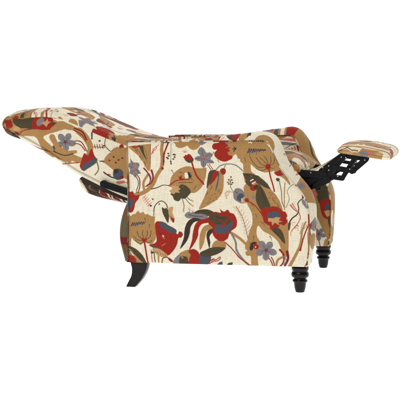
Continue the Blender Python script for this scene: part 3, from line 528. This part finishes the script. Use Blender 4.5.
# footrest pad
def ftcol(P, s, yy, hh, tg, H):
    hf = np.broadcast_to((hh/(H[:, None]+1e-6)), P.shape[:2]); S_ = np.broadcast_to(s[:, None], P.shape[:2]); a = np.empty(P.shape); a[:] = COL['cream']
    w_ = hf+.12*np.sin(S_*23)+.05*np.sin(S_*51)
    a[(w_ < .86-.5*np.abs(np.sin(S_*4.6+.3)))] = COL['gold']; a[(w_ > .5) & (w_ < .62) & (S_ < .4)] = COL['brown']; a[(w_ < .3) & (S_ > .1) & (S_ < .3)] = COL['gold2']
    a[((S_-.50)/.075)**2+((hf-.22)/.34)**2 < 1] = COL['grey']; a[((S_-.60)/.04)**2+((hf-.45)/.22)**2 < 1] = COL['coral']; a[((S_-.76)/.07)**2+((hf-.5)/.16)**2 < 1] = COL['gold2']; a[(S_ > .82) & (w_ < .45)] = COL['cream']; a[(np.abs(hf-.80-.1*np.sin(S_*8)) < .035)] = COL['gold2']
    Ux = P[..., 0]; t = C.get(Ux*1.0-.93, C.z0+.12+yy*.75+0*Ux, True)
    t = t*.55+COL['cream']*.45*0+t*.45
    return np.where(np.isin(tg, (0, 1, 7))[None, :, None], a, t)
foot, Pf, tf = loft('footrest', [(337.5, 151), (338.3, 147.6), (344, 145), (360, 145), (375, 147.4), (386.5, 150.5), (390.6, 154.5), (390.5, 157.5)], [(337.5, 151), (338.5, 153.2), (346, 154.4), (360, 156.5), (374, 158.8), (384, 160.3), (388.5, 160.3), (390.5, 158)], .13, .60, 220, 60, 150, ftcol, r=.016, crown=.012, side_b=.004)
wm = Mesh(); i = np.where(tf == 1)[0][5]; ln, _ = resample(Pf[:, i], 300); tube(wm, ln, .0016, 8, np.broadcast_to(COL['gold'], (300, 3))); wm.build('welt', FAB, foot)
# cream cloth bridging seat and footrest
def strip(Y, nrow, lift=.0):
    q = atl([(300, 174), (312, 170.5), (325, 163.5), (343, 152.6)], Y); q, _ = resample(smooth(q, False), 60); return q
q = strip(.17, 60); M = Mesh(); v = np.linspace(.17, .575, 80)
sag = -.012*np.sin(np.linspace(0, math.pi, 60))[:, None]*np.sin((v-.17)/.405*math.pi)[None]
G = np.stack([q[:, 0][:, None]*np.ones(80), np.ones(60)[:, None]*v[None], q[:, 1][:, None]+sag], -1)
M.grid(G, COL['cream']); M.grid(G-np.array([.003, 0, .004]), COL['cream'], flip=True)
ed = np.concatenate([G[:, 0], G[-1, :], G[::-1, -1], G[0, ::-1]]); tube(M, ed, .003, 6, np.broadcast_to(COL['cream'], (len(ed), 3)))
M.build('footrest_cloth', FAB, chair)

# ------------------------------------------------------------------ steel linkages
def bmobj(name, bm, mat, parent, bev=0, smooth_=False):
    bmesh.ops.recalc_face_normals(bm, faces=bm.faces); me = bpy.data.meshes.new(name); bm.to_mesh(me); bm.free(); me.materials.append(mat)
    o = bpy.data.objects.new(name, me); S.collection.objects.link(o); o.parent = parent
    if smooth_:
        for p in me.polygons: p.use_smooth = True
    if bev: m = o.modifiers.new('bevel', 'BEVEL'); m.width = bev; m.segments = 2; m.limit_method = 'ANGLE'
    return o
def prism(bm, P, y0, y1):
    a = [bm.verts.new((x, y0, z)) for x, z in P]; b = [bm.verts.new((x, y1, z)) for x, z in P]
    bm.faces.new(a); bm.faces.new(b[::-1])
    for i in range(len(P)): bm.faces.new((a[i], a[(i+1) % len(P)], b[(i+1) % len(P)], b[i]))
def bar(bm, p, q, w, y, Yp, th=.005):
    a, b = atl([p, q], Yp); d = (b-a)/np.linalg.norm(b-a); n = np.array([-d[1], d[0]]); r = w*.0041/2; pts = []
    for k in range(7): t = -math.pi/2+math.pi*k/6; pts.append(b+r*(d*math.cos(t)+n*math.sin(t)))
    for k in range(7): t = math.pi/2+math.pi*k/6; pts.append(a+r*(d*math.cos(t)+n*math.sin(t)))
    prism(bm, pts, y, y+th)
def disc(bm, p, r, y0, y1, Yp):
    c = atl([p], Yp)[0]; prism(bm, [c+r*np.array([math.cos(t), math.sin(t)]) for t in np.linspace(0, 2*math.pi, 15)[:-1]], y0, y1)
BARS = [((300, 173), (324, 175), 5.5, 0), ((304, 186), (324, 172), 4.5, 1), ((309, 187), (331, 177), 5.5, 2), ((320, 183), (343, 157), 5, 1), ((316, 178), (331, 166), 5, 3), ((325, 176), (342, 178.5), 4, 3),
        ((334, 167.5), (354, 171), 3.8, 0), ((342, 178.5), (355, 157.5), 3.6, 2), ((352, 171.5), (366, 159.5), 4.2, 1), ((341, 155.5), (366.5, 159), 3.8, 3), ((302, 177), (318, 187), 5, 3), ((321, 171), (341, 156), 4, 2), ((301, 175), (309, 186), 5, 2), ((316, 186), (328, 180), 4.5, 0)]
for k, y in enumerate((.135, .565)):
    for part_ in (0,):
        bm = bmesh.new()
        for p, q_, w_, ly in BARS: bar(bm, p, q_, w_*(1.3 if k == 0 else 1.0), y+ly*.0055, .14)
        prism(bm, atl([(300, 173), (326, 173), (330, 176), (322, 184), (309, 187.5)], .14), y+.026, y+.030)
        if k: bmesh.ops.translate(bm, verts=bm.verts, vec=(-.022, 0, .002))
        o = bmobj('linkage', bm, METAL, chair, .0006)
    for p in ((311, 172.6), (329, 165.8), (329, 170), (341.5, 157), (346, 157.5), (365, 160), (323, 167.5), (338, 176), (350, 169)):
        bm = bmesh.new(); disc(bm, p, .0027, y-.004, y+.002, .14); bmesh.ops.translate(bm, verts=bm.verts, vec=(-.022*k, 0, .002*k)); bmobj('rivet', bm, ZINC, o, .0008)
# recline bar under the back, near and far
for y in (.085, .615):
    bm = bmesh.new(); bar(bm, (104, 184.5), (140, 196), 7, y, .085, .008); bar(bm, (106, 183.5), (140, 193.5), 2, y-.006, .085, .006); disc(bm, (104, 184), .016, y-.008, y+.012, .085)
    o = bmobj('recline_bar', bm, METAL, chair, .001)
    bm = bmesh.new(); disc(bm, (104, 184), .006, y-.012, y-.006, .085); bmobj('rivet', bm, METAL, o, .0008)
bm = bmesh.new(); 
for x_ in (-.46, -.2): prism(bm, [(x_, .17), (x_+.03, .17), (x_+.03, .20), (x_, .20)], T, W-T)
bmobj('cross_rail', bm, METAL, chair, .002)
# solid inner box below the seat: plywood deck and back, closes the view under the chair
bm = bmesh.new(); prism(bm, atl([(132, 258), (285, 261), (285, 255), (132, 252)], 0), T+.001, W-T-.001); bmobj('base_board', bm, METAL, chair, .002)

# ------------------------------------------------------------------ legs
prof = [(0, .110), (.030, .110), (.034, .106), (.035, .098), (.034, .092), (.030, .086), (.034, .080), (.036, .072), (.034, .064), (.026, .058), (.023, .055), (.028, .052), (.031, .048), (.029, .042), (.025, .040), (.0245, .036), (.0225, .018), (.0185, .003), (.017, 0), (0, 0)]
def front_leg(x, y):
    bm = bmesh.new(); n = 40; rings = []
    for r, z in prof: rings.append([bm.verts.new((x+r*math.cos(a), y+r*math.sin(a), z)) for a in np.linspace(0, 2*math.pi, n, endpoint=False)] if r > 0 else [bm.verts.new((x, y, z))])
    for A, B in zip(rings, rings[1:]):
        for i in range(n):
            j = (i+1) % n
            if len(A) == 1: bm.faces.new((A[0], B[i], B[j]))
            elif len(B) == 1: bm.faces.new((A[i], B[0], A[j]))
            else: bm.faces.new((A[i], B[i], B[j], A[j]))
    return bmobj('front_leg', bm, WOOD, chair, 0, True)
front_leg(0, .045); front_leg(0, W-.045)
def rear_leg(y):
    bm = bmesh.new(); P = atl([tuple(p) for p in smooth([(131.5, 261), (133.2, 268), (132.6, 275), (130.2, 280), (127.8, 285), (128.2, 286), (135.5, 286.4), (136.6, 285.5), (142.5, 278.5), (146.8, 270), (148.6, 261)], False, 5)], .03)
    prism(bm, P, y, y+.045); return bmobj('rear_leg', bm, WOOD, chair, .004, True)
rear_leg(.012); rear_leg(W-.057)

# ------------------------------------------------------------------ white studio sweep, emission added to wash out the chair's floor shadow
m, t, b = nodes('white_glow_sweep'); b.inputs['Base Color'].default_value = (.8, .8, .8, 1); b.inputs['Roughness'].default_value = .7
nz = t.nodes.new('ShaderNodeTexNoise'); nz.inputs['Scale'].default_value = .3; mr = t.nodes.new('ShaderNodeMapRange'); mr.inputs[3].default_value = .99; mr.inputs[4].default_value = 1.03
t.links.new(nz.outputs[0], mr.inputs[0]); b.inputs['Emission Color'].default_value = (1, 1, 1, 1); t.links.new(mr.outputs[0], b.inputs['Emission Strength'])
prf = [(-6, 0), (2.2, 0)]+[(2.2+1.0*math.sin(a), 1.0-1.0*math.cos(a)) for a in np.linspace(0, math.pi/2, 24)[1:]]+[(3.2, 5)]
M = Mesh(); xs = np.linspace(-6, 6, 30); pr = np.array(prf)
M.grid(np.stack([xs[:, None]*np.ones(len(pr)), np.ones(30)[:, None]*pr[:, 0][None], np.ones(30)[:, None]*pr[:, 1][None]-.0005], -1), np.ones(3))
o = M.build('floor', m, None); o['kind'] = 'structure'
